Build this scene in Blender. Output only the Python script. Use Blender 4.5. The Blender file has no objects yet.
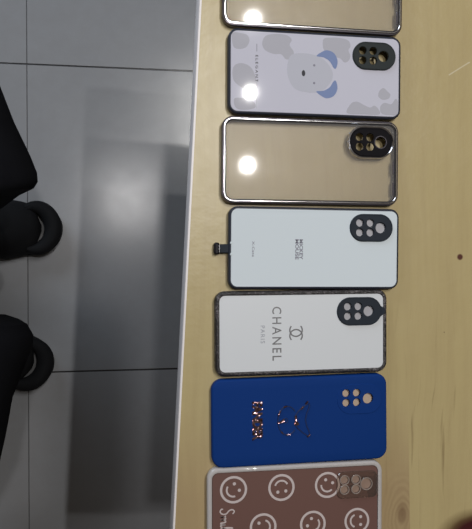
import bpy, bmesh, math, random
from mathutils import Vector, Matrix
from mathutils.geometry import tessellate_polygon
random.seed(4)
PI = math.pi; R = math.radians
S = bpy.context.scene; COL = S.collection
MM = 0.001
TZ = 0.75                                    # table top height

# ------------------------------------------------------------------ materials
def mat(name, col=(.5,.5,.5), rough=.5, metal=0., **kw):
    m = bpy.data.materials.new(name); m.use_nodes = True
    b = m.node_tree.nodes['Principled BSDF']
    b.inputs['Base Color'].default_value = (*col, 1)
    b.inputs['Roughness'].default_value = rough
    b.inputs['Metallic'].default_value = metal
    if rough > .85: b.inputs['Specular IOR Level'].default_value = .12
    for k, v in kw.items():
        b.inputs[k.replace('_', ' ')].default_value = v
    return m
class NT:
    """small wrapper for building node trees"""
    def __init__(s, m): s.t = m.node_tree; s.b = s.t.nodes['Principled BSDF']
    def n(s, typ, ins=None, **at):
        x = s.t.nodes.new(typ)
        for k, v in at.items(): setattr(x, k, v)
        for k, v in (ins or {}).items():
            if isinstance(v, bpy.types.NodeSocket): s.t.links.new(v, x.inputs[k])
            else: x.inputs[k].default_value = v
        return x
    def m(s, op, a, b=0., c=0., clamp=False):
        return s.n('ShaderNodeMath', {0: a, 1: b, 2: c}, operation=op, use_clamp=clamp).outputs[0]
    def mix(s, f, a, b, blend='MIX'):
        x = s.n('ShaderNodeMix', data_type='RGBA', blend_type=blend)
        for i, v in ((0, f), (6, a), (7, b)):
            if isinstance(v, bpy.types.NodeSocket): s.t.links.new(v, x.inputs[i])
            else: x.inputs[i].default_value = v if i == 0 else (*v, 1)
        return x.outputs[2]
    def pos(s): return s.n('ShaderNodeNewGeometry').outputs['Position']
    def obj(s): return s.n('ShaderNodeTexCoord').outputs['Object']
    def noise(s, vec, scale, detail=3, rough=.5, dist=0.):
        return s.n('ShaderNodeTexNoise', {'Vector': vec, 'Scale': scale, 'Detail': detail, 'Roughness': rough, 'Distortion': dist}).outputs[0]
    def mapv(s, vec, loc=(0,0,0), scale=(1,1,1), rot=(0,0,0)):
        return s.n('ShaderNodeMapping', {'Vector': vec, 'Location': loc, 'Scale': scale, 'Rotation': rot}).outputs[0]
    def ramp(s, f, stops):
        r = s.n('ShaderNodeValToRGB', {0: f}); e = r.color_ramp.elements
        while len(e) < len(stops): e.new(.5)
        for el, (p, c) in zip(e, stops): el.position = p; el.color = (*c, 1) if len(c) == 3 else c
        return r.outputs[0]
    def out(s, k, v): s.t.links.new(v, s.b.inputs[k])
    def bump(s, h, dist=.001, strength=.3):
        s.out('Normal', s.n('ShaderNodeBump', {'Height': h, 'Distance': dist, 'Strength': strength}).outputs[0])

def floor_material():
    m = mat('glossy_tile', (.3,.32,.34), .3); t = NT(m)
    p = t.n('ShaderNodeSeparateXYZ', {0: t.pos()})
    def line(coord, off, w):
        f = t.m('FRACT', t.m('DIVIDE', t.m('SUBTRACT', coord, off), .6))
        d = t.m('MULTIPLY', t.m('MINIMUM', f, t.m('SUBTRACT', 1., f)), .6)
        return t.m('SUBTRACT', 1., t.m('DIVIDE', t.m('SUBTRACT', d, w*.5), .0009, clamp=True), clamp=True)
    g = t.m('MAXIMUM', t.m('MULTIPLY', line(p.outputs[0], -.1862, .0008), .8), line(p.outputs[1], .3667, .0022))
    n1 = t.noise(t.pos(), 3.2, 4, .6); n2 = t.noise(t.pos(), 38, 5, .7)
    base = t.mix(n1, (.275,.285,.305), (.34,.35,.37))
    base = t.mix(t.ramp(n2, [(.3, (0,0,0)), (.75, (.35,.35,.35))]), base, (.26,.26,.262))
    # grit specks
    v = t.n('ShaderNodeTexVoronoi', {'Vector': t.pos(), 'Scale': 13.}).outputs['Distance']
    sp = t.m('MULTIPLY', t.m('LESS_THAN', v, .035), t.m('GREATER_THAN', t.noise(t.pos(), 4.), .52))
    base = t.mix(t.m('MULTIPLY', sp, .7), base, (.03,.028,.025))
    base = t.mix(g, base, (.03,.03,.032))
    t.out('Base Color', base)
    t.out('Roughness', t.n('ShaderNodeMapRange', {0: t.noise(t.pos(), 9, 5, .65), 3: .15, 4: .3}).outputs[0])
    t.bump(t.m('SUBTRACT', t.m('MULTIPLY', t.noise(t.pos(), 14, 2), .2), g), .0012, .5)
    return m

def wood_material():
    m = mat('laminated_wood', (.4,.3,.17), .35); t = NT(m)
    pos = t.pos()
    # long faint grain along the table's depth
    wob = t.noise(t.mapv(pos, scale=(3, 2.2, 3)), 2.2, 3)
    sx = t.n('ShaderNodeSeparateXYZ', {0: pos})
    X, Y = sx.outputs[0], sx.outputs[1]
    gx = t.n('ShaderNodeCombineXYZ', {0: t.m('ADD', t.m('MULTIPLY', X, 60.), t.m('MULTIPLY', wob, 1.6)), 1: t.m('MULTIPLY', Y, 3.), 2: 0.}).outputs[0]
    fine = t.noise(gx, 2.2, 5, .62)
    broad = t.noise(t.mapv(pos, scale=(9, 1.4, 1)), 1.6, 3)
    base = t.mix(broad, (.56,.46,.235), (.49,.39,.185))
    base = t.mix(t.ramp(fine, [(.4, (0,0,0)), (.75, (.3,.3,.3))]), base, (.38,.28,.14))
    # darker streak lines, only on the near right part of the board
    st = t.noise(t.n('ShaderNodeCombineXYZ', {0: t.m('ADD', t.m('MULTIPLY', X, 150.), t.m('MULTIPLY', wob, 5.)), 1: t.m('MULTIPLY', Y, 6.), 2: 3.}).outputs[0], 1.3, 3, .6)
    zone = t.m('MULTIPLY', t.n('ShaderNodeMapRange', {0: Y, 1: .0, 2: -.16, 3: 0., 4: 1.}).outputs[0],
               t.n('ShaderNodeMapRange', {0: X, 1: .24, 2: .27, 3: 0., 4: 1.}).outputs[0])
    base = t.mix(t.m('MULTIPLY', zone, t.ramp(st, [(.6, (0,0,0)), (.72, (.6,.6,.6))])), base, (.2,.13,.06))
    # swirling figure left of the board seam
    d = t.n('ShaderNodeVectorMath', {0: t.mapv(pos, loc=(-.2685*1.9, .2555, 0), scale=(1.9, 1, 0))}, operation='LENGTH').outputs['Value']
    dn = t.m('ADD', d, t.m('MULTIPLY', t.noise(pos, 22, 3), .03))
    rings = t.m('MULTIPLY_ADD', t.m('SINE', t.m('MULTIPLY', dn, 900.)), .5, .5)
    left = t.m('LESS_THAN', t.m('ADD', X, t.m('MULTIPLY', Y, .02)), .2712)
    near = t.n('ShaderNodeMapRange', {0: d, 1: .05, 2: .015, 3: 0., 4: 1.}).outputs[0]
    sw = t.m('MULTIPLY', t.m('MULTIPLY', left, near), 1.)
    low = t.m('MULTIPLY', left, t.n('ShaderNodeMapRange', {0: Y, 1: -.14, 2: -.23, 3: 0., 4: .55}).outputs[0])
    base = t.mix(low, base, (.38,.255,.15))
    base = t.mix(t.m('MULTIPLY', sw, t.m('MULTIPLY', rings, .3)), base, (.24,.15,.08))
    core = t.n('ShaderNodeMapRange', {0: d, 1: .014, 2: .003, 3: 0., 4: .6}).outputs[0]
    base = t.mix(t.m('MULTIPLY', core, left), base, (.16,.085,.045))
    # dark red-brown knot at the corner
    d2 = t.n('ShaderNodeVectorMath', {0: t.mapv(t.mapv(pos, loc=(-.349, .2815, 0)), rot=(0, 0, R(-42)), scale=(.8, 1.35, 0))}, operation='LENGTH').outputs['Value']
    d2 = t.m('ADD', d2, t.m('MULTIPLY', t.noise(pos, 30, 2), .006))
    base = t.mix(t.n('ShaderNodeMapRange', {0: d2, 1: .040, 2: .026, 3: 0., 4: .85}).outputs[0], base, (.1,.05,.015))
    base = t.mix(t.n('ShaderNodeMapRange', {0: d2, 1: .030, 2: .020, 3: 0., 4: 1.}).outputs[0], base, (.06,.01,.012))
    # small round pin knot
    d3 = t.n('ShaderNodeVectorMath', {0: t.mapv(pos, loc=(-.3278, .0037, 0), scale=(1, 1, 0))}, operation='LENGTH').outputs['Value']
    base = t.mix(t.n('ShaderNodeMapRange', {0: d3, 1: .0036, 2: .0022, 3: 0., 4: 1.}).outputs[0], base, (.1,.03,.02))
    # little dark scuffs and a pale scratch
    v = t.n('ShaderNodeTexVoronoi', {'Vector': t.mapv(pos, scale=(1, 1, 0)), 'Scale': 26.}).outputs['Distance']
    base = t.mix(t.m('MULTIPLY', t.m('LESS_THAN', v, .045), t.m('GREATER_THAN', t.noise(pos, 9.), .53)), base, (.17,.11,.07))
    q = t.n('ShaderNodeSeparateXYZ', {0: t.mapv(t.mapv(pos, loc=(-.326, -.182, 0)), rot=(0, 0, R(-32)))})
    scr = t.m('MULTIPLY', t.m('LESS_THAN', t.m('ABSOLUTE', q.outputs[1]), .0006), t.m('LESS_THAN', t.m('ABSOLUTE', q.outputs[0]), .013))
    base = t.mix(t.m('MULTIPLY', scr, .6), base, (.75,.68,.5))
    t.out('Base Color', base)
    t.out('Roughness', t.n('ShaderNodeMapRange', {0: t.noise(pos, 30, 4, .6), 3: .26, 4: .42}).outputs[0])
    t.bump(t.noise(pos, 55, 3, .6), .0012, .25)
    return m

def speckle_material():
    m = mat('glitter_black', (.02,.02,.022), .35); t = NT(m)
    v = t.n('ShaderNodeTexVoronoi', {'Vector': t.obj(), 'Scale': 1100.})
    n = t.noise(t.obj(), 160, 3, .7)
    f = t.m('MULTIPLY', t.m('GREATER_THAN', t.n('ShaderNodeSeparateColor', {0: v.outputs['Color']}).outputs[0], .6), t.n('ShaderNodeMapRange', {0: n, 1: .4, 2: .62, 3: .05, 4: .6}).outputs[0])
    t.out('Base Color', t.mix(f, (.014,.013,.014), (.30,.27,.28)))
    t.out('Roughness', t.n('ShaderNodeMapRange', {0: f, 3: .45, 4: .25}).outputs[0])
    t.bump(v.outputs['Distance'], .0005, .6)
    return m

def clear_material(name, tint, gloss=.06, opaque=.12, body=(.7,.7,.7)):
    m = bpy.data.materials.new(name); m.use_nodes = True; nt = m.node_tree; nt.nodes.clear()
    N = nt.nodes.new; L = nt.links.new
    tr = N('ShaderNodeBsdfTransparent'); tr.inputs[0].default_value = (*tint, 1)
    di = N('ShaderNodeBsdfDiffuse'); di.inputs[0].default_value = (*body, 1)
    gl = N('ShaderNodeBsdfGlossy'); gl.inputs['Roughness'].default_value = .035
    m1 = N('ShaderNodeMixShader'); m1.inputs[0].default_value = opaque
    L(tr.outputs[0], m1.inputs[1]); L(di.outputs[0], m1.inputs[2])
    lw = N('ShaderNodeFresnel'); lw.inputs[0].default_value = 1.45
    ad = N('ShaderNodeMath'); ad.operation = 'ADD'; ad.inputs[1].default_value = gloss; L(lw.outputs[0], ad.inputs[0])
    m2 = N('ShaderNodeMixShader'); L(ad.outputs[0], m2.inputs[0]); L(m1.outputs[0], m2.inputs[1]); L(gl.outputs[0], m2.inputs[2])
    o = N('ShaderNodeOutputMaterial'); L(m2.outputs[0], o.inputs[0])
    return m

def cloth_material(name, col):
    m = mat(name, col, .9); t = NT(m)
    n = t.noise(t.obj(), 25, 4); t.out('Base Color', t.mix(n, col, tuple(c*1.5 for c in col)))
    w = t.noise(t.obj(), 700, 2); t.bump(w, .0006, .4); return m

M = {}
M['floor'] = floor_material(); M['wood'] = wood_material()
M['edge'] = mat('white_edge_band', (.93,.88,.87), .4)
M['steel'] = mat('painted_steel', (.35,.35,.36), .4, .6)
M['tpu_slate'] = mat('slate_rubber', (.028,.033,.05), .45, Specular_IOR_Level=.3)
M['tpu_black'] = mat('black_rubber', (.012,.011,.015), .55, Specular_IOR_Level=.25)
M['matt_black'] = mat('matt_black', (.008,.007,.009), .7, Specular_IOR_Level=.12)
M['cam_black'] = mat('camera_ring_black', (.02,.027,.038), .6, Specular_IOR_Level=.2)
M['cam_green'] = mat('camera_ring_dark_green', (.026,.033,.034), .6, Specular_IOR_Level=.2)
M['glitter'] = speckle_material()
M['white_glass'] = mat('white_glass', (.76,.84,.89), .05)
M['white_satin'] = mat('white_satin', (.74,.77,.80), .35)
M['lilac_glass'] = mat('lilac_glass', (.66,.66,.76), .03)
M['film'] = mat('pale_film', (.5,.5,.54), .35)
M['blob'] = mat('grey_print', (.52,.52,.58), .03)
M['pale'] = mat('pale_print', (.58,.59,.67), .03)
M['blue_print'] = mat('dusty_blue_print', (.25,.32,.54), .03)
M['ink'] = mat('dark_ink', (.02,.02,.03), .6)
M['grey_ink'] = mat('grey_ink', (.22,.22,.28), .5)
M['faint_ink'] = mat('faint_ink', (.36,.38,.43), .3)
M['silver_ink'] = mat('silver_print', (.2,.2,.21), .35, .35)
M['chrome'] = mat('chrome', (.75,.74,.76), .16, 1.)
M['pink_chrome'] = mat('pinkish_chrome', (.62,.5,.58), .2, 1.)
M['gunmetal'] = mat('smoked_edge', (.11,.1,.115), .25, .5)
M['blue'] = mat('blue_silicone', (.004,.038,.20), .7, Specular_IOR_Level=.12)
M['blue_line'] = mat('dark_blue_groove', (.004,.02,.1), .45)
M['rose'] = mat('rose_gold_foil', (.66,.42,.42), .2, 1.)
_t = NT(M['rose']); _v = _t.n('ShaderNodeTexVoronoi', {'Vector': _t.obj(), 'Scale': 300.})
_t.out('Base Color', _t.mix(_t.n('ShaderNodeSeparateColor', {0: _v.outputs['Color']}).outputs[0], (.28,.14,.15), (.7,.5,.54)))
_t.bump(_v.outputs['Distance'], .002, 1.)
M['brown'] = mat('brown_matte', (.165,.085,.07), .42)
M['cream'] = mat('cream_print', (.62,.54,.53), .45)
M['milky'] = clear_material('milky_rubber', (.85,.83,.81), .03, .82, (.66,.63,.62))
M['tan'] = mat('tan_sheet', (.60,.46,.34), .6)
M['clear'] = clear_material('clear_plastic', (.985,.98,.975), .0, .10, (.8,.78,.77))
M['clear_bump'] = clear_material('clear_camera_bump', (.93,.86,.8), .06, .1, (.5,.4,.35))
M['rimclear'] = clear_material('clear_rim', (.95,.9,.86), .08, .45, (.62,.52,.46))
M['well'] = mat('lens_window_tan', (.33,.23,.18), .3)
M['tile_brown'] = mat('lens_well_brown', (.2,.13,.1), .35)
M['cloth'] = cloth_material('black_cloth', (.009,.0095,.013))
M['cloth2'] = cloth_material('charcoal_cloth', (.013,.0125,.014))
M['shoe'] = mat('black_foam_rubber', (.006,.0065,.008), .8, Specular_IOR_Level=.2)
M['insole'] = mat('grey_insole', (.13,.13,.135), .6)
M['skin'] = mat('skin', (.42,.25,.17), .5, Subsurface_Weight=.05)
M['hair'] = mat('dark_hair', (.015,.012,.01), .5)
M['eye'] = mat('eye_white', (.7,.7,.68), .2)
M['lip'] = mat('lip', (.35,.15,.12), .5)
M['phone'] = mat('phone_body', (.02,.02,.022), .25)

# ------------------------------------------------------------------ helpers
def obj(name, bm, m, parent=None, smooth=True, loc=None, rotz=0):
    me = bpy.data.meshes.new(name)
    bmesh.ops.recalc_face_normals(bm, faces=bm.faces[:])
    bm.to_mesh(me); bm.free(); me.materials.append(m)
    if smooth:
        for p in me.polygons: p.use_smooth = True
        me.set_sharp_from_angle(angle=R(38))
    o = bpy.data.objects.new(name, me); COL.objects.link(o)
    if parent: o.parent = parent
    if loc: o.location = loc
    if rotz: o.rotation_euler.z = rotz
    return o
def thing(name, label, cat, loc=(0,0,0), rotz=0, group=None):
    o = bpy.data.objects.new(name, None); COL.objects.link(o)
    o.empty_display_size = .05
    o.location = loc; o.rotation_euler = (0,0,rotz); o['label'] = label; o['category'] = cat
    if group: o['group'] = group
    return o
def tag(o, label, cat, group=None):
    o['label'] = label; o['category'] = cat
    if group: o['group'] = group
    return o

def rrect(L, W, rad, inset=0, n=9, cx=0, cy=0):
    """rounded rectangle outline, counter-clockwise, metres"""
    hx, hy = L/2-inset, W/2-inset; r = max(rad-inset, .0004); pts = []
    for (sx, sy, a0) in ((1,1,0), (-1,1,90), (-1,-1,180), (1,-1,270)):
        for i in range(n):
            a = R(a0 + 90*i/(n-1))
            pts.append((cx+sx*(hx-r)+r*math.cos(a), cy+sy*(hy-r)+r*math.sin(a)))
    return pts
def circle(cx, cy, r, n=28, ry=None, a0=0):
    return [(cx+r*math.cos(a0+2*PI*i/n), cy+(ry or r)*math.sin(a0+2*PI*i/n)) for i in range(n)]
def smooth_loop(ctrl, n=8):
    """closed Catmull-Rom through control points"""
    out = []; k = len(ctrl)
    for i in range(k):
        p = [Vector(ctrl[(i+j-1) % k]) for j in range(4)]
        for s in range(n):
            u = s/n
            out.append(tuple(.5*((2*p[1])+(-p[0]+p[2])*u+(2*p[0]-5*p[1]+4*p[2]-p[3])*u*u+(-p[0]+3*p[1]-3*p[2]+p[3])*u**3)))
    return out
def ring(bm, L, W, rad, profile, n=9, cx=0, cy=0):
    """closed band following a rounded rectangle; profile = closed list of (inset, z)"""
    loops = [[bm.verts.new((x, y, z)) for x, y in rrect(L, W, rad, ins, n, cx, cy)] for ins, z in profile]
    k = len(loops[0])
    for a in range(len(loops)):
        A, B = loops[a], loops[(a+1) % len(loops)]
        for i in range(k): bm.faces.new((A[i], A[(i+1) % k], B[(i+1) % k], B[i]))
def grow(loop, d):
    """offset a closed ccw loop outwards by d"""
    n = len(loop); out = []
    for i in range(n):
        a, b, c = Vector(loop[i-1]).to_2d(), Vector(loop[i]).to_2d(), Vector(loop[(i+1) % n]).to_2d()
        e1 = (b-a); e2 = (c-b)
        e1 = e1.normalized() if e1.length > 1e-9 else e2.normalized()
        e2 = e2.normalized() if e2.length > 1e-9 else e1
        nn = Vector((e1.y+e2.y, -e1.x-e2.x)); nn = nn.normalized() if nn.length > 1e-9 else Vector((e1.y, -e1.x))
        out.append((b.x+nn.x*d, b.y+nn.y*d))
    return out
def plate(bm, outer, holes, z0, z1, bev=0., hbev=0., zf=None):
    """solid plate with real holes, chamfered upper rims"""
    zf = zf or (lambda x, y: 0.)
    def V(p, z): return bm.verts.new((p[0], p[1], z+zf(p[0], p[1])))
    def cap(loops, z):
        rows = [[V(p, z) for p in lp] for lp in loops]
        flat = [v for r_ in rows for v in r_]
        for tri in tessellate_polygon([[Vector((p[0], p[1], 0)) for p in lp] for lp in loops]):
            try: bm.faces.new([flat[i] for i in tri])
            except ValueError: pass
        return rows
    top = cap([grow(outer, -bev) if bev else outer] + [grow(h, hbev) if hbev else h for h in holes], z1)
    bot = cap([outer] + holes, z0)
    def band(A, B):
        for i in range(len(A)):
            j = (i+1) % len(A); bm.faces.new((A[i], A[j], B[j], B[i]))
    for idx, lp in enumerate([outer] + holes):
        b = bev if idx == 0 else hbev
        if b:
            mid = [V(p, z1-b) for p in lp]
            band(bot[idx], mid); band(mid, top[idx])
        else: band(bot[idx], top[idx])
def tube(bm, pts, r, seg=8, closed=False, taper=None):
    pts = [Vector(p) for p in pts]; n = len(pts); rings = []
    for i, p in enumerate(pts):
        if closed: d = pts[(i+1) % n]-pts[i-1]
        else: d = pts[min(i+1, n-1)]-pts[max(i-1, 0)]
        d.normalize(); up = Vector((0,0,1)) if abs(d.z) < .95 else Vector((1,0,0))
        s = d.cross(up).normalized(); u = s.cross(d)
        rr = r*(taper[i] if taper else 1)
        rings.append([bm.verts.new(p+s*rr*math.cos(2*PI*k/seg)+u*rr*math.sin(2*PI*k/seg)) for k in range(seg)])
    for i in range(n if closed else n-1):
        A, B = rings[i], rings[(i+1) % n]
        for k in range(seg): bm.faces.new((A[k], A[(k+1) % seg], B[(k+1) % seg], B[k]))
    if not closed:
        bm.faces.new(rings[0]); bm.faces.new(rings[-1][::-1])
def strip(bm, pts, w, z0, z1, closed=False):
    """flat ribbon of width w along 2-D points with thickness z0..z1"""
    P = [Vector(p).to_2d() for p in pts]; n = len(P); rows = []
    for i in range(n):
        d = (P[(i+1) % n]-P[i-1]) if closed else (P[min(i+1, n-1)]-P[max(i-1, 0)])
        d.normalize(); s = Vector((-d.y, d.x))*w/2
        a, b = P[i]+s, P[i]-s
        rows.append([bm.verts.new((*a, z0)), bm.verts.new((*b, z0)), bm.verts.new((*b, z1)), bm.verts.new((*a, z1))])
    for i in range(n if closed else n-1):
        A, B = rows[i], rows[(i+1) % n]
        for k in range(4): bm.faces.new((A[k], A[(k+1) % 4], B[(k+1) % 4], B[k]))
    if not closed: bm.faces.new(rows[0]); bm.faces.new(rows[-1][::-1])
def loft(bm, rings_, cap0=True, cap1=True):
    V = [[bm.verts.new(p) for p in r_] for r_ in rings_]
    for A, B in zip(V, V[1:]):
        for i in range(len(A)):
            j = (i+1) % len(A); bm.faces.new((A[i], A[j], B[j], B[i]))
    if cap0: bm.faces.new(V[0][::-1])
    if cap1: bm.faces.new(V[-1])
def box(bm, x0, x1, y0, y1, z0, z1):
    v = [bm.verts.new((x, y, z)) for z in (z0, z1) for x, y in ((x0,y0), (x1,y0), (x1,y1), (x0,y1))]
    for f in ((0,3,2,1), (4,5,6,7), (0,1,5,4), (1,2,6,5), (2,3,7,6), (3,0,4,7)): bm.faces.new([v[i] for i in f])
def lettering(body, length, height, cx, cy, z, m, parent, space=1., fat=0., name='lettering', thick=.12*MM):
    """raised text: reads towards -y with its top towards +x, fitted to length and cap height"""
    cu = bpy.data.curves.new('text', 'FONT'); cu.body = body; cu.size = 1.; cu.space_character = space
    cu.extrude = .01; cu.offset = fat; cu.resolution_u = 3
    t = bpy.data.objects.new('text', cu); COL.objects.link(t)
    bpy.context.view_layer.update()
    me = bpy.data.meshes.new_from_object(t.evaluated_get(bpy.context.evaluated_depsgraph_get()))
    bpy.data.objects.remove(t); bpy.data.curves.remove(cu)
    xs = [v.co.x for v in me.vertices]; ys = [v.co.y for v in me.vertices]
    mx, my = (min(xs)+max(xs))/2, (min(ys)+max(ys))/2
    sx, sy = length/(max(xs)-min(xs)), height/(max(ys)-min(ys))
    for v in me.vertices:
        a, b = (v.co.x-mx)*sx, (v.co.y-my)*sy
        v.co = Vector((cx+b, cy-a, z+(thick if v.co.z > 0 else -thick*.2)))
    me.materials.clear(); me.materials.append(m); me.name = name
    o = bpy.data.objects.new(name, me); COL.objects.link(o); o.parent = parent
    return o

# ------------------------------------------------------------------ floor
bm = bmesh.new(); box(bm, -3, 3, -3, 3, -.04, 0)
fl = obj('floor', bm, M['floor'], smooth=False); fl['kind'] = 'structure'

# ------------------------------------------------------------------ table
TA = R(-2.98)
tb = thing('table', 'wood-grain laminate table top with a white edge band, carrying the row of phone cases', 'table', (.06,.04,0), TA)
TL, TYM, TYP = 1.15, -.322, .290                         # length, near and far end in table coordinates
bm = bmesh.new()
x0 = -.0007
plate(bm, rrect(TL, TYP-TYM-.002, .004, 0, 4, x0+.001+TL/2, (TYP+TYM)/2), [], TZ-.028, TZ, .0006)
obj('table_top', bm, M['wood'], tb)
bm = bmesh.new()
ring(bm, TL+.0036, TYP-TYM+.0016, .005, [(0, TZ-.029), (0, TZ-.0012), (.0007, TZ+.0002), (.0024, TZ+.0002), (.0026, TZ-.001), (.0026, TZ-.029)], 4, x0+.001+TL/2, (TYP+TYM)/2)
obj('edge_band', bm, M['edge'], tb)
for lx in (.2, .95):
    for ly in (TYM+.04, TYP-.04):
        bm = bmesh.new(); plate(bm, rrect(.035, .035, .004, 0, 4, lx, ly), [], .004, TZ-.029, .0)
        l = obj('leg', bm, M['steel'], tb)
        bm = bmesh.new(); plate(bm, rrect(.04, .04, .006, 0, 4, lx, ly), [], 0, .006, .001)
        obj('foot_cap', bm, M['tpu_black'], l)
bm = bmesh.new()
for ly in (TYM+.04, TYP-.04): box(bm, .2175, .9325, ly-.01, ly+.01, TZ-.07, TZ-.03)
for lx in (.2, .95): box(bm, lx-.01, lx+.01, TYM+.0575, TYP-.0575, TZ-.07, TZ-.03)
obj('apron', bm, M['steel'], tb, False)

# ------------------------------------------------------------------ phone cases
CASES = 'phone cases in a row on the table'
FR = [(.7,0), (0,1.2), (0,7.4), (.5,8.5), (1.3,9.1), (2.1,9.15), (2.5,8.7), (2.5,7.2), (1.3,6.8), (1.3,0)]
def case_root(label, c, ang): return thing('phone_case', label, 'phone case', (c[0], c[1], TZ+.0003), R(ang), CASES)
def frame(t, L, W, rad, m, prof=FR, name='frame'):
    bm = bmesh.new(); ring(bm, L, W, rad, [(a*MM, z*MM) for a, z in prof]); return obj(name, bm, m, t)
def stadium(cx, cy, L=.0425, W=.0262, inset=0): return rrect(L, W, W/2-.0003, inset, 14, cx, cy)
def lens_spots(cx, cy, k=1., dx=0., dy=0.):
    cx, cy = cx+dx, cy+dy
    return [(cx-11.5*MM*k, cy+4.6*MM, 3.7*MM), (cx-11.5*MM*k, cy-4.6*MM, 3.7*MM), (cx-1.1*MM, cy+4.6*MM, 3.7*MM), (cx-1.1*MM, cy-4.6*MM, 3.7*MM), (cx-dx*.6+9.2*MM, cy-dy, 5.1*MM)]
def camera_ring(t, cx, cy, m, z0=6.9, z1=10.6, L=.0425, W=.0262, film=None, k=1.):
    bm = bmesh.new()
    plate(bm, stadium(cx, cy, L, W), [circle(x, y, r) for x, y, r in lens_spots(cx, cy, k)], z0*MM, z1*MM, .5*MM, .35*MM)
    o = obj('camera_ring', bm, m, t)
    if film:
        bm = bmesh.new(); plate(bm, stadium(cx, cy, L-.003, W-.003), [], (z0-.9)*MM, (z0+.5)*MM)
        obj('lens_film', bm, film, o)
    # sunken lip round the ring
    bm = bmesh.new(); tube(bm, [(x, y, z1*MM) for x, y in stadium(cx, cy, L, W, .0009)], .00028, 6, True)
    obj('raised_lip', bm, m, o)
    return o
def panel(t, L, W, rad, m, cx, cy, inset=2.3, z1=8.9, th=1.1, cam=(.0425, .0262), name='back_panel', zf=None):
    bm = bmesh.new()
    plate(bm, rrect(L, W, rad, inset*MM, 9), [stadium(cx, cy, cam[0]-.001, cam[1]-.001)], (z1-th)*MM, z1*MM, .25*MM, 0., zf)
    return obj(name, bm, m, t)
def decal(t, name, loop, z, m, holes=(), th=.06):
    bm = bmesh.new(); plate(bm, loop, list(holes), z*MM-.00002, (z+th)*MM); return obj(name, bm, m, t, False)

def clear_case(label, c, ang, L, W, camera):
    t = case_root(label, c, ang)
    frame(t, L, W, .0105, M['gunmetal'], [(.6,0), (0,1.2), (0,7.2), (.6,8.1), (1.7,8.3), (1.9,7.2), (1.9,0)])
    bm = bmesh.new(); ring(bm, L, W, .0105, [(a*MM, z*MM) for a, z in ((1.7,7.6), (1.75,8.9), (2.2,9.3), (2.7,9.3), (3.1,8.9), (3.1,7.6))])
    obj('chrome_trim', bm, M['chrome'], t)['label'] = 'bright silver trim line'
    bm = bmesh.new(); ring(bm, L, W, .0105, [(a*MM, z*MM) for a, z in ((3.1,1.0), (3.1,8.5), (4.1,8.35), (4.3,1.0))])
    obj('inner_shade_ring', bm, M['tpu_black'], t)  # black ring standing in for the shade inside the frame
    cx, cy = L/2-.0284, W/2-.0207
    panel(t, L, W, .0105, M['clear'], cx, cy, 4.1, 8.2, .9, (.045, .0302))
    # side cut-outs in the short end wall
    for y0 in (-.004, -.024):
        bm = bmesh.new(); plate(bm, rrect(.0016, .0125, .0007, 0, 4, L/2-.0052, y0), [], .0045, .0084, .0003)
        obj('button_cover', bm, M['gunmetal'], t)
    if camera:
        camera_ring(t, cx, cy, M['matt_black'], 9.9, 10.9, .0415, .0268)
        bm = bmesh.new(); ring(bm, .0455, .0308, .0152, [(a*MM, z*MM) for a, z in ((0,7.6), (0,9.6), (.5,11.2), (1.2,11.4), (2.0,10.6), (2.0,7.6))], 14, cx, cy)
        r_ = obj('camera_bezel', bm, M['chrome'], t)
        for a in (150, 180, 205):
            bm = bmesh.new(); bmesh.ops.create_icosphere(bm, subdivisions=2, radius=.0009, matrix=Matrix.Translation((cx-.0075+.0155*math.cos(R(a)), cy+.0155*math.sin(R(a)), .0104)))
            obj('stud', bm, M['chrome'], r_)
        x, y, r = lens_spots(cx, cy)[4]
        bm = bmesh.new(); tube(bm, [(p[0], p[1], .0109) for p in circle(x, y, r+.0007, 32)], .0005, 6, True)
        obj('lens_rim', bm, M['gunmetal'], r_)
    return t

# 0 clear case at the far end, cut by the top of the picture
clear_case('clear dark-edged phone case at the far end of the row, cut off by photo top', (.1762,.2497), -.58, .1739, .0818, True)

# 1 pale lilac case with grey blots
L, W = .1673, .0785
t = case_root('pale lilac phone case printed with grey blots and two dusty blue patches', (.178,.1678), -.24)
frame(t, L, W, .009, M['tpu_slate'])
cx, cy = .0563, .0196
panel(t, L, W, .009, M['lilac_glass'], cx, cy, 2.2, 9.0)
camera_ring(t, cx, cy, M['cam_green'])
def px(p): return (p[0]*MM, p[1]*MM)
blots = [
 [(-49,33),(-40,35.5),(-29,35),(-24,31),(-26,26),(-22,20),(-23,15),(-29,12.5),(-34,17),(-41,17),(-49,20),(-52,26)],
 [(-80,34),(-72,34.5),(-66,33),(-64,28),(-67,22),(-73,20),(-79,22)],
 [(-79,3),(-72,7),(-63,4),(-58,-5),(-57,-14),(-64,-18),(-73,-14),(-79,-8)],
 [(7,33.5),(14,35),(24,35),(31,33),(33,28),(31,24),(33,19),(31,14),(27,12.5),(23,16),(14,18),(8,22),(6,27)],
 [(30,-35),(34,-26),(40,-24),(47,-27),(53,-29),(57,-27),(61,-30),(62,-35.2),(46,-35.8)],
 [(63,-28),(67,-24),(74,-25),(78,-20),(80.5,-22),(80.5,-34),(72,-35.5),(64,-34)],
 [(62,-13),(66,-10),(70,-13),(73,-16),(71,-20),(65,-21),(61,-18)],
 [(-78,-26),(-70,-25),(-60,-28),(-58,-33),(-66,-35.5),(-76,-34.5)]]
for b in blots: decal(t, 'grey_blot', smooth_loop([px(p) for p in b], 5)[::1], 9.0, M['blob'])
decal(t, 'pale_patch', smooth_loop([px(p) for p in ((-24,17),(-10,19),(4,16),(13,8),(16,0),(13,-8),(4,-16),(-9,-17),(-21,-14),(-27,-4),(-28,7))], 6), 9.02, M['pale'])
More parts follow.
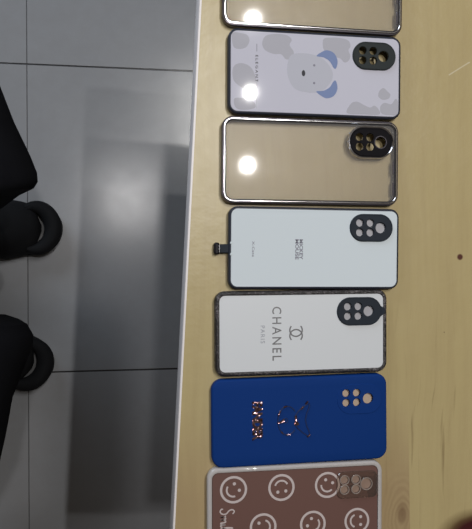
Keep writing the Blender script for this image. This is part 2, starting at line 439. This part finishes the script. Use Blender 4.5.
for s in (1, -1):
    decal(t, 'blue_patch', smooth_loop([px(p) for p in [(0,s*16.5+.5),(4,s*20+.5),(10,s*22.5+.5),(17,s*20+.5),(20.5,s*13+.5),(19,s*6+.5),(16.5,s*6.5+.5),(13,s*12+.5),(7,s*15.5+.5)][::-s]], 5), 9.05, M['blue_print'])
decal(t, 'dark_spot', circle(-.0125, .0005, .0017, 20, .0029), 9.1, M['ink'])
for s in (1, -1): decal(t, 'dark_spot', circle(-.0022, s*.0083, .0011, 16), 9.1, M['grey_ink'])
lettering('ELEGANT', .0245, .0024, -.0570, .0028, 9.05*MM, M['ink'], t, 1.5, .0)
for ya, yb, wd_, m_ in ((.0255, .0185, .0005, 'grey_ink'), (-.0105, -.034, .0004, 'faint_ink')):
    bm = bmesh.new(); strip(bm, [(-.057,ya), (-.057,yb)], wd_, 9.0*MM, 9.1*MM); obj('rule_line', bm, M[m_], t, False)

# 2 clear case with the camera bezel
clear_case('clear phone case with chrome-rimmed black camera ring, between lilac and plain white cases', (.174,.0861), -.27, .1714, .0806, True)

# 3 white glass case with a plug
L, W = .1655, .0768
t = case_root('plain glossy white phone case with a small black plug sticking out of its left end', (.1775,.0046), -.5)
frame(t, L, W, .0085, M['tpu_slate'])
cx, cy = .0544, .0201
panel(t, L, W, .0085, M['white_glass'], cx, cy, 2.0, 9.0)
camera_ring(t, cx, cy, M['cam_black'], film=M['film'])
lettering('MICKEY', .0190, .0034, -.0140, -.0011, 9.0*MM, M['grey_ink'], t, 1., .03)
lettering('MOUSE', .0190, .0034, -.0180, -.0011, 9.0*MM, M['grey_ink'], t, 1., .03)
lettering('X-Case', .0145, .0022, -.0597, -.0011, 9.0*MM, M['grey_ink'], t, 1., .01)
pl = None
bm = bmesh.new(); plate(bm, rrect(.0105, .0082, .0012, 0, 5, -.0865, -.0010), [], .0022, .0070, .0006)
pl = obj('dust_plug', bm, M['cam_black'], t)
bm = bmesh.new(); plate(bm, rrect(.0050, .0112, .0023, 0, 7, -.0935, -.0010), [], .0012, .0082, .0014)
obj('plug_head', bm, M['tpu_black'], pl)
bm = bmesh.new(); tube(bm, [(-.0913, .0026, .0081), (-.0913, -.0046, .0081)], .0004, 6)
obj('highlight_strip', bm, M['chrome'], pl)  # highlight on the plug head, built as a bright strip
bm = bmesh.new()
for s in (1, -1): bmesh.ops.create_icosphere(bm, subdivisions=2, radius=.0012, matrix=Matrix.Translation((-.0805, -.001+s*.0053, .0088)) @ Matrix.Diagonal((1, 1.2, .5, 1)))
obj('socket_rim', bm, M['white_glass'], t)

# 4 white case with the interlocked letters
L, W = .1663, .0790
t = case_root('white phone case with glittery black edge, lettered CHANEL PARIS', (.1653,-.0745), .24)
frame(t, L, W, .0095, M['glitter'], [(.7,0), (0,1.2), (0,7.6), (.8,8.9), (1.8,9.5), (3.2,9.5), (4.0,9.0), (4.0,7.2), (1.3,6.8), (1.3,0)])
cx, cy = .0552, .0191
panel(t, L, W, .0095, M['white_satin'], cx, cy, 3.8, 8.9)
camera_ring(t, cx, cy, M['cam_black'], film=M['film'], L=.0440, W=.0268)
bm = bmesh.new(); plate(bm, [(.0762,.0135), (.0810,.0170), (.0810,.0215), (.0762,.0240)], [], .0075, .0104, .0004)
obj('ring_bridge', bm, M['cam_black'], t)
lettering('CHANEL', .0505, .0088, -.0250, -.0006, 8.9*MM, M['silver_ink'], t, 1.35, .006)
lettering('PARIS', .0165, .0040, -.0385, -.0010, 8.9*MM, M['faint_ink'], t, 1.25)
bm = bmesh.new()
for s in (1, -1):
    # a C opening towards s*-y, seen with its top towards +x
    cyy = -.0003 + s*.0025*-1
    pts = [(-.0066+.0062*math.cos(R(a)), cyy - s*.0062*math.sin(R(a))*-1*-1) for a in range(0, 1)]
    pts = []
    for k in range(25):
        a = R(48 + (360-96)*k/24)
        pts.append((-.0066+.0060*math.sin(a), -.0003 + s*.0026 + s*.0058*math.cos(a)))
    strip(bm, pts, .0013, 8.88*MM, (9.02+.02*s)*MM)
obj('emblem', bm, M['silver_ink'], t, False)['label'] = 'grey emblem of two interlocked letter Cs'

# 5 blue silicone case
L, W = .1697, .0822
t = case_root('plain blue silicone phone case with pink foil lettering and outlined emblem', (.1639,-.1573), .57)
cx, cy = .0572, .0178
holes = [circle(x, y, r) for x, y, r in lens_spots(cx, cy, 1., -.0016, .0013)]
bm = bmesh.new()
prof = [(.7,0), (0,1.2), (0,7.2), (.35,8.4), (1.1,9.2), (2.2,9.5)]
out = [rrect(L, W, .0105, a*MM, 9) for a, z in prof]
loops = [[bm.verts.new((x, y, z*MM)) for x, y in lp] for lp, (a, z) in zip(out, prof)]
k = len(loops[0])
for A, B in zip(loops, loops[1:]):
    for i in range(k): bm.faces.new((A[i], A[(i+1) % k], B[(i+1) % k], B[i]))
bl = [[(p[0], p[1]) for p in out[-1]]] + holes
hv = [[bm.verts.new((x, y, 9.5*MM)) for x, y in h] for h in holes]; hb = [[bm.verts.new((x, y, 7.6*MM)) for x, y in h] for h in holes]
flat = loops[-1] + [v for h in hv for v in h]
for tri in tessellate_polygon([[Vector((x, y, 0)) for x, y in lp] for lp in bl]): bm.faces.new([flat[i] for i in tri])
inn = [bm.verts.new((x, y, 7.6*MM)) for x, y in rrect(L, W, .0105, .0016, 9)]; inb = [bm.verts.new((x, y, 0)) for x, y in rrect(L, W, .0105, .0016, 9)]
flat = inn + [v for h in hb for v in h]
for tri in tessellate_polygon([[Vector((x, y, 0)) for x, y in lp] for lp in [rrect(L, W, .0105, .0016, 9)] + holes]): bm.faces.new([flat[i] for i in tri])
for A, B in list(zip(hv, hb)) + [(inn, inb), (inb, loops[0])]:
    for i in range(len(A)): bm.faces.new((A[i], A[(i+1) % len(A)], B[(i+1) % len(A)], B[i]))
obj('silicone_shell', bm, M['blue'], t)
bm = bmesh.new(); plate(bm, rrect(.050, .034, .004, 0, 5, cx-.001, cy), [], 5.2*MM, 5.8*MM); obj('inner_sheet', bm, M['tan'], t)['label'] = 'tan sheet seen through the lens holes'
# soft raised plateau round the lens holes
bm = bmesh.new()
plate(bm, stadium(cx, cy, .0445, .0285), [circle(x, y, r+.0001) for x, y, r in lens_spots(cx, cy, 1., -.0016, .0013)], 9.3*MM, 9.9*MM, .35*MM, .2*MM)
obj('camera_plateau', bm, M['blue'], t)
lettering('FANDER', .0365, .0098, -.0422, .0014, 9.5*MM, M['rose'], t, .9, .06, thick=.5*MM)
def arc(cx_, cy_, rx, ry, a0, a1, n=16): return [(cx_+rx*math.cos(R(a0+(a1-a0)*i/n)), cy_+ry*math.sin(R(a0+(a1-a0)*i/n))) for i in range(n+1)]
bm = bmesh.new()
Z = 9.7*MM
tube(bm, [(x, y, Z) for x, y in arc(-.0135, .0005, .0092, .0135, 40, 320, 34)], .0006, 6)
tube(bm, [(x, y, Z) for x, y in [(-.0062,.0045), (-.003,.0085), (.001,.012), (.006,.0155), (.0080,.0150), (.0072,.011), (.0050,.0065), (.0038,.0005), (.0050,-.0055), (.0072,-.0105), (.0080,-.0145), (.006,-.0150), (.001,-.0115), (-.003,-.008), (-.0062,-.004)]], .0006, 6)
for q in ((-.0155,.0005,.0022),):
    tube(bm, [(x, y, Z-.0001) for x, y in circle(*q)], .0004, 6, True)
em = obj('emblem_outline', bm, M['blue_line'], t)
bm = bmesh.new()
for pts in (arc(-.0135,.0005,.0092,.0135,136,160,5), arc(-.0135,.0005,.0092,.0135,92,112,5), arc(-.0135,.0005,.0092,.0135,228,240,4), arc(-.0135,.0005,.0092,.0135,262,286,5),
            [(.0040,.0152),(.0065,.0178)], [(-.0005,.0105),(.0022,.0130)], [(.0055,-.0160),(.0082,-.0138)]):
    tube(bm, [(x, y, Z+.0002) for x, y in pts], .0009, 6)
obj('foil_glint', bm, M['rose'], em)
for loop in ([(-.0231,-.0020),(-.0168,-.0012),(-.0160,.0010),(-.0176,.0022),(-.0200,.0002),(-.0231,-.0004)], [(-.0068,-.0042),(-.0030,-.0042),(-.0026,-.0024),(-.0042,-.0004),(-.0046,.0046),(-.0064,.0046),(-.0064,-.0004),(-.0072,-.0024)]):
    bm = bmesh.new(); plate(bm, smooth_loop(loop, 3), [], 9.5*MM, 10.2*MM); obj('foil_accent', bm, M['rose'], em)

# 6 brown smiley case
L, W = .1697, .0820
t = case_root('brown phone case with milky white rim, printed with cream smiling faces', (.1595,-.2400), .0)
frame(t, L, W, .0105, M['milky'], [(.7,0), (0,1.2), (0,7.4), (.6,8.7), (1.6,9.3), (3.4,9.4), (4.4,8.9), (4.4,7.2), (1.3,6.8), (1.3,0)])
cx, cy = .0590, .0195
bm = bmesh.new(); plate(bm, rrect(L, W, .0105, .0048, 9), [circle(x, y, r*.45) for x, y, r in lens_spots(cx, cy)], 7.6*MM, 8.8*MM, .2*MM)
obj('back_panel', bm, M['brown'], t)
bm = bmesh.new(); plate(bm, rrect(.0400, .0255, .0055, 0, 8, cx+.0002, cy-.0005), [circle(x, y, r+.0003) for x, y, r in lens_spots(cx, cy, 1.08)], 8.8*MM, 10.6*MM, .7*MM, .2*MM)
cb = obj('camera_bump', bm, M['clear_bump'], t)
for x, y, r in lens_spots(cx, cy, 1.08):
    bm = bmesh.new(); tube(bm, [(p[0], p[1], .0105) for p in circle(x, y, r+.0006, 28)], .0006, 6, True)
    lr = obj('lens_rim', bm, M['rimclear'], cb)
    bm = bmesh.new(); plate(bm, circle(x, y, r-.0001, 28), [], 8.7*MM, 9.1*MM); obj('lens_window', bm, M['well'], cb)
def smiley(x, y, r, up, n=0):
    def T(a, b):
        c, s = math.cos(R(up-90)), math.sin(R(up-90)); return (x+(a*c-b*s)*r, y+(a*s+b*c)*r)
    bm = bmesh.new(); z0, z1 = 8.78*MM, 8.95*MM
    strip(bm, [T(math.cos(2*PI*i/40)*.9, math.sin(2*PI*i/40)*.9) for i in range(40)], r*.17, z0, z1, True)
    strip(bm, [T(math.cos(R(a))*.48, math.sin(R(a))*.48-.02) for a in range(200, 341, 10)], r*.13, z0, z1)
    for s in (-1, 1):
        c = T(s*.3, .3); plate(bm, circle(c[0], c[1], r*.12, 12), [], z0, z1)
    obj('smiling_face', bm, M['cream'], t, False)
for a in ((-60.2,20.3,13.0,37), (-14.6,19.9,12.9,-85), (30.2,19.9,12.6,65), (59.4,-16.2,12.6,0), (15.9,-16.5,12.8,150), (-32.1,-16.2,13.0,182)):
    smiley(a[0]*MM, a[1]*MM, a[2]*MM, a[3])
bm = bmesh.new(); z0, z1 = 8.78*MM, 8.95*MM
def w(pts, n=5):                                       # open smooth stroke; (a, b) = along the word, up
    P = [Vector(p) for p in [pts[0]]+pts+[pts[-1]]]; o = []
    for i in range(len(P)-3):
        p = P[i:i+4]
        for s in range(n):
            u = s/n; o.append(.5*((2*p[1])+(-p[0]+p[2])*u+(2*p[0]-5*p[1]+4*p[2]-p[3])*u*u+(-p[0]+3*p[1]-3*p[2]+p[3])*u**3))
    o.append(P[-2]); strip(bm, [(-.0735+v.y*MM, .0010-v.x*MM) for v in o], .0012, z0, z1)
w([(3.2,12.5),(1.0,14),(-.8,12),(.2,9),(2.8,6.5),(3.0,3),(.8,.8),(-1.6,1.8),(-1.5,3.5)])
w([(4.5,6),(5.5,5),(5.6,1.2),(5.7,4),(7.2,6),(8.2,4.5),(8.3,1.4),(8.5,4),(10,6),(11,4.5),(11.2,1.6),(12.3,1.6),(13.2,5.4),(13.3,2),(14.5,1.4),(16.5,5),(17.4,11),(16.3,12.2),(15.8,7),(16.3,2),(18,1.3),(20.5,3),(21.2,5.2),(19.8,5.6),(19.2,3),(20.5,1.2),(22.6,2.2)])
obj('script_lettering', bm, M['cream'], t, False)

# ------------------------------------------------------------------ person in black beside the table
pr = thing('person', 'person in black clothes and black rounded sandals with toe slits, standing left of the table', 'person', (-.36,-.09,0))
def W2(p): return (p[0]+.36, p[1]+.09, p[2])           # world to person coordinates
def sandal(toe, ang, length=.285):
    """toe = world point of the toe tip, ang = heading; coordinates inside: x forward, origin at the toe"""
    c, s = math.cos(ang), math.sin(ang)
    def T(x, y, z): return W2((toe[0]+x*c-y*s, toe[1]+x*s+y*c, z))
    def foot(scale=0.):                                  # footprint outline
        h = [(0,0), (-.006,.022), (-.022,.039), (-.045,.047), (-.08,.049), (-.14,.044), (-.2,.038), (-.25,.036), (-.277,.024), (-.285,0),
             (-.277,-.024), (-.25,-.036), (-.2,-.038), (-.14,-.046), (-.08,-.051), (-.045,-.049), (-.022,-.041), (-.006,-.024)]
        L_ = smooth_loop(h, 4)
        return grow(L_, scale)
    bm = bmesh.new()
    rings_ = [[T(x, y, z) for x, y in foot(g)] for g, z in ((-.003,0), (0,.004), (.001,.014), (-.001,.024), (-.004,.026))]
    loft(bm, rings_)
    so = obj('sandal', bm, M['shoe'], pr)
    bm = bmesh.new(); loft(bm, [[T(x, y, z) for x, y in foot(g)] for g, z in ((-.007,.0255), (-.008,.0285))])
    obj('insole', bm, M['insole'], so)['label'] = 'grey insole showing through the toe opening'
    # toe strap: an arch hugging the toe rim, thick and rounded
    bm = bmesh.new(); rr = []
    n = 26
    for i in range(n+1):
        a = R(-112 + 224*i/n); e = abs(i/n*2-1)
        cx_, cy_ = -.050+.035*math.cos(a), .040*math.sin(a)
        wd = .0158*(1-.45*e**3); hh = .012
        nx, ny = math.cos(a), math.sin(a)*.95
        ring_ = []
        for k in range(10):
            b = 2*PI*k/10
            ring_.append(T(cx_+nx*wd*math.cos(b), cy_+ny*wd*math.cos(b), .038+hh*math.sin(b)))
        rr.append(ring_)
    loft(bm, rr); obj('toe_strap', bm, M['shoe'], so)
    # upper covering the instep, with a scalloped padded edge
    bm = bmesh.new(); rr = []
    for i, (x, hw, hz) in enumerate([(-.0360,.018,.038), (-.0390,.030,.044), (-.042,.040,.050), (-.052,.047,.056), (-.075,.0535,.066), (-.105,.056,.076), (-.14,.054,.088), (-.18,.048,.10), (-.215,.041,.11), (-.26,.036,.10), (-.284,.022,.085)]):
        rr.append([T(x-.010*abs(math.cos(R(t_)))**3*(1 if i < 4 else 0), hw*math.cos(R(t_))*(1.04 if i % 2 else .985), .022+(hz-.022)*max(0, math.sin(R(t_)))**.8) for j, t_ in enumerate(range(0, 181, 10))])
    loft(bm, rr); obj('upper', bm, M['shoe'], so)
    return T
T1 = sandal((-.1195,.0495), R(2))
T2 = sandal((-.1395,-.228), R(-22))

# body: one continuous skinned figure
def skin_body(verts, edges, radii, root, name, m, parent, levels=2):
    me = bpy.data.meshes.new(name); me.from_pydata([W2(v) for v in verts], edges, []); me.materials.append(m)
    o = bpy.data.objects.new(name, me); COL.objects.link(o)
    mod = o.modifiers.new('Skin', 'SKIN')
    if not me.skin_vertices: 
        me.attributes  # layer is made by the modifier
    sv = me.skin_vertices[0].data if me.skin_vertices else None
    if sv is None:
        bpy.context.view_layer.objects.active = o
        bpy.ops.mesh.customdata_skin_add(); sv = me.skin_vertices[0].data
    for i, r_ in enumerate(radii): sv[i].radius = r_ if isinstance(r_, tuple) else (r_, r_)
    sv[root].use_root = True
    s = o.modifiers.new('Sub', 'SUBSURF'); s.levels = s.render_levels = levels
    bpy.context.view_layer.update()
    me2 = bpy.data.meshes.new_from_object(o.evaluated_get(bpy.context.evaluated_depsgraph_get()))
    bpy.data.objects.remove(o)
    me2.materials.clear(); me2.materials.append(m)
    for p in me2.polygons: p.use_smooth = True
    r_ = bpy.data.objects.new(name, me2); COL.objects.link(r_); r_.parent = parent
    return r_
V, E, RD = [], [], []
def v(p, r_, frm=None):
    V.append(p); RD.append(r_)
    if frm is not None: E.append((frm, len(V)-1))
    return len(V)-1
pel = v((-.44,-.09,.92), .12)
sp1 = v((-.44,-.09,1.08), .115, pel); sp2 = v((-.425,-.09,1.24), .13, sp1); chst = v((-.41,-.09,1.36), .12, sp2)
nk = v((-.385,-.09,1.47), .055, chst); hd0 = v((-.36,-.09,1.54), .06, nk)
hd1 = v((-.345,-.09,1.60), (.078,.082), hd0); hd2 = v((-.35,-.09,1.67), (.07,.075), hd1)
for s, foot, knee in ((1, (-.30,.045), (-.37,.03)), (-1, (-.31,-.185), (-.375,-.2))):
    hip = v((-.44,-.09+.085*s,.86), .085, pel)
    k1 = v((-.42,-.09+.1*s,.68), .075, hip); kn = v((knee[0]-.02, knee[1], .47), .055, k1)
    cf = v((knee[0]-.01, knee[1], .33), .052, kn); an = v((foot[0]-.04, foot[1], .12), .034, cf)
    ft = v((foot[0]-.02, foot[1], .068), .036, an)
    tip = v((foot[0]+.06, foot[1]+(.0 if s > 0 else -.012), .052), .022, ft)
    tt = v((foot[0]+.105, foot[1]+(.004 if s > 0 else -.022), .042), .011, tip)
hands = []
for s in (1, -1):
    sh = v((-.41,-.09+.17*s,1.36), .045, chst); el = v((-.36,-.09+.228*s,1.125), .034, sh)
    fa = v((-.22,-.05+.17*s,1.24), .037, el)
    wr = v((-.105,-.02+.118*s,1.345), .024, fa); pm = v((-.065,-.01+.104*s,1.378), .027, wr)
    hands.append((s, pm))
    kn_ = v((-.03,-.0+.098*s,1.395), .024, pm)
    for q in range(4):
        bx_, bz = -.045+.016*q*1.0, 1.372+.010*q
        a1 = v((bx_+.008, .0+.098*s, bz), .0085, kn_ if q > 1 else pm)
        a2 = v((bx_+.012, .092*s, bz+.002-.004), .0078, a1)
        a3 = v((bx_+.014, (.083-.002*abs(q-1.5))*s, bz+.004), .0068, a2)
    t1 = v((-.062,.094*s,1.408), .010, pm); t2 = v((-.052,.082*s,1.420), .0085, t1)
body = skin_body(V, E, RD, pel, 'body', M['skin'], pr)
# face and hair
bm = bmesh.new()
bmesh.ops.create_uvsphere(bm, u_segments=24, v_segments=16, radius=1, matrix=Matrix.Translation(W2((-.362,-.09,1.655))) @ Matrix.Diagonal((.092,.087,.092,1)))
bmesh.ops.delete(bm, geom=[f for f in bm.verts if (f.co.x-.36) > -.305 and f.co.z < 1.675 or f.co.z < 1.575], context='VERTS')
obj('hair', bm, M['hair'], pr)
for s in (1, -1):
    bm = bmesh.new(); bmesh.ops.create_uvsphere(bm, u_segments=14, v_segments=10, radius=.0085, matrix=Matrix.Translation(W2((-.2815,-.09+.03*s,1.625))))
    e = obj('eye', bm, M['eye'], pr)
    bm = bmesh.new(); bmesh.ops.create_uvsphere(bm, u_segments=12, v_segments=8, radius=.0045, matrix=Matrix.Translation(W2((-.2765,-.09+.03*s,1.622))))
    obj('iris', bm, M['hair'], e)
    bm = bmesh.new(); bmesh.ops.create_uvsphere(bm, u_segments=12, v_segments=10, radius=1, matrix=Matrix.Translation(W2((-.355,-.09+.083*s,1.615))) @ Matrix.Diagonal((.02,.009,.031,1)))
    obj('ear', bm, M['skin'], pr)
bm = bmesh.new(); loft(bm, [[W2((-.275+dx+rx*math.cos(2*PI*k/10), -.09+ry*math.sin(2*PI*k/10), z)) for k in range(10)] for dx, rx, ry, z in ((0,.006,.006,1.63), (.005,.010,.009,1.605), (.009,.013,.014,1.592), (.0,.008,.010,1.582))])
obj('nose', bm, M['skin'], pr)
bm = bmesh.new(); bmesh.ops.create_uvsphere(bm, u_segments=14, v_segments=8, radius=1, matrix=Matrix.Translation(W2((-.279,-.09,1.56))) @ Matrix.Diagonal((.009,.023,.007,1)))
obj('mouth', bm, M['lip'], pr)
# trousers: two loose legs
for s, foot, knee in ((1, (-.30,.05), (-.37,.03)), (-1, (-.31,-.19), (-.375,-.2))):
    bm = bmesh.new(); rr = []
    ctrs = [((foot[0]-.035, foot[1], .065), .066), ((foot[0]-.05, foot[1], .14), .07), ((knee[0]-.01, knee[1], .33), .083), ((knee[0]-.015, knee[1], .47), .09), ((-.42,-.09+.1*s,.68), .105), ((-.44,-.09+.085*s,.9), .12)]
    for (c_, r_) in ctrs:
        rr.append([W2((c_[0]+r_*math.cos(2*PI*k/28)*(1+.05*math.sin(k*1.7+c_[2]*9)), c_[1]+r_*math.sin(2*PI*k/28)*(1+.05*math.cos(k*1.3+c_[2]*7)), c_[2])) for k in range(28)])
    loft(bm, rr, False, False); obj('trouser_leg', bm, M['cloth2'], pr)
# long coat: hem hangs open in front, its two front corners swing forward over the feet
hem = [(-.190,.040),(-.162,.056),(-.136,.076),(-.118,.085),(-.1125,.094),(-.1135,.106),(-.122,.128),(-.142,.171),(-.160,.219),(-.21,.262),(-.30,.27),(-.42,.25),(-.54,.17),(-.6,.02),(-.61,-.15),(-.56,-.33),(-.44,-.42),(-.31,-.43),
       (-.2,-.36),(-.166,-.29),(-.154,-.235),(-.146,-.19),(-.131,-.150),(-.120,-.122),(-.119,-.108),(-.127,-.093),(-.138,-.086),(-.155,-.080),(-.185,-.078)]
def shrink(k, cxy=(-.42,-.09)):
    return [(cxy[0]+(x-cxy[0])*k[0], cxy[1]+(y-cxy[1])*k[1]) for x, y in hem]
lv = [((1,1),.45,0), ((.92,.96),.50,-.012), ((.80,.88),.62,-.01), ((.68,.78),.78,0), ((.58,.68),.95,0), ((.53,.62),1.1,0), ((.55,.66),1.25,.005), ((.48,.66),1.36,.01), ((.28,.42),1.44,.02), ((.2,.22),1.48,.03)]
bm = bmesh.new(); rows = []
for k_, z, dx in lv:
    P = shrink(k_); rows.append([bm.verts.new(W2((x+dx, y, z+(.0 if z > .46 else .0)))) for x, y in P])
for A, B in zip(rows, rows[1:]):
    for i in range(len(A)-1): bm.faces.new((A[i], A[i+1], B[i+1], B[i]))
co = obj('coat', bm, M['cloth'], pr)
so_ = co.modifiers.new('thickness', 'SOLIDIFY'); so_.thickness = .004; so_.offset = -1
bm = bmesh.new()
loft(bm, [[W2((cx_+rx*math.cos(2*PI*k/28), -.09+ry*math.sin(2*PI*k/28), z)) for k in range(28)] for z, cx_, rx, ry in
    ((.84,-.44,.135,.19), (.95,-.44,.14,.185), (1.1,-.435,.135,.165), (1.25,-.42,.15,.185), (1.36,-.405,.145,.19), (1.42,-.40,.105,.14), (1.46,-.39,.068,.075), (1.475,-.385,.062,.064))], True, False)
obj('shirt', bm, M['cloth2'], pr)
for s in (1, -1):
    bm = bmesh.new()
    tube(bm, [W2(p) for p in ((-.42,-.09+.08*s,1.385), (-.41,-.09+.165*s,1.355), (-.385,-.09+.22*s,1.22), (-.36,-.09+.232*s,1.115), (-.29,-.07+.2*s,1.17), (-.22,-.05+.17*s,1.24), (-.14,-.03+.133*s,1.31))], .058, 16, False, [1.15,1.4,1.15,1.0,.95,.85,.7])
    obj('sleeve', bm, M['cloth'], pr)

# ------------------------------------------------------------------ camera
TH, PH = R(9.204), R(-.938); F = 687.1
CAM = Vector((0, 0, TZ+.6362))
rot = Matrix.Rotation(-TH, 3, 'Y') @ Matrix.Rotation(PH, 3, 'X')
cd = bpy.data.cameras.new('camera'); cam = bpy.data.objects.new('camera', cd); COL.objects.link(cam)
cam.matrix_world = Matrix.Translation(CAM) @ rot.to_4x4()
cd.sensor_fit = 'VERTICAL'; cd.sensor_height = 24; cd.lens = F*24/529; cd.clip_start = .02
S.camera = cam

# phone held by the person, lens just behind the viewpoint
bm = bmesh.new(); plate(bm, rrect(.078, .164, .009, 0, 7), [], .004, .0122, .001)
ph = obj('smartphone', bm, M['phone']); ph.matrix_world = cam.matrix_world @ Matrix.Translation((-.012, .0, 0))
tag(ph, 'black smartphone held flat in both hands above the table', 'phone')
bm = bmesh.new(); plate(bm, rrect(.072, .157, .006, 0, 7), [], .0120, .0125, .0)
obj('screen', bm, M['tpu_black'], ph)

# ------------------------------------------------------------------ lights
def lamp(name, typ, loc, energy, col, **kw):
    l = bpy.data.lights.new(name, typ); l.energy = energy; l.color = col
    for k, v_ in kw.items(): setattr(l, k, v_)
    o = bpy.data.objects.new(name, l); COL.objects.link(o); o.location = loc; return o
lamp('ceiling_bulb', 'POINT', (.04,.32,2.75), 27, (1,.97,.96), shadow_soft_size=.04)
for p_, e_ in (((.47,.34,2.75), 21), ((.48,.62,2.75), 24), ((.49,.9,2.75), 27)):
    lamp('ceiling_bulb', 'POINT', p_, e_, (1,.98,.95), shadow_soft_size=.017)
wl = lamp('cool_fill', 'AREA', (-1.3,1.9,1.4), 26, (.78,.88,1.), size=1.3, size_y=1.2, shape='RECTANGLE')  # added bluish fill without a window, brightens the table's edge band
wl.rotation_euler = (Vector((0,.1,.4))-wl.location).to_track_quat('-Z', 'Y').to_euler()
wd = bpy.data.worlds.new('room'); S.world = wd; wd.use_nodes = True
wd.node_tree.nodes['Background'].inputs[0].default_value = (.95,.80,.66, 1)
wd.node_tree.nodes['Background'].inputs[1].default_value = .075
S.view_settings.view_transform = 'Standard'; S.view_settings.look = 'None'
S.view_settings.gamma = 1; S.view_settings.exposure = 0; S.view_settings.use_curve_mapping = False
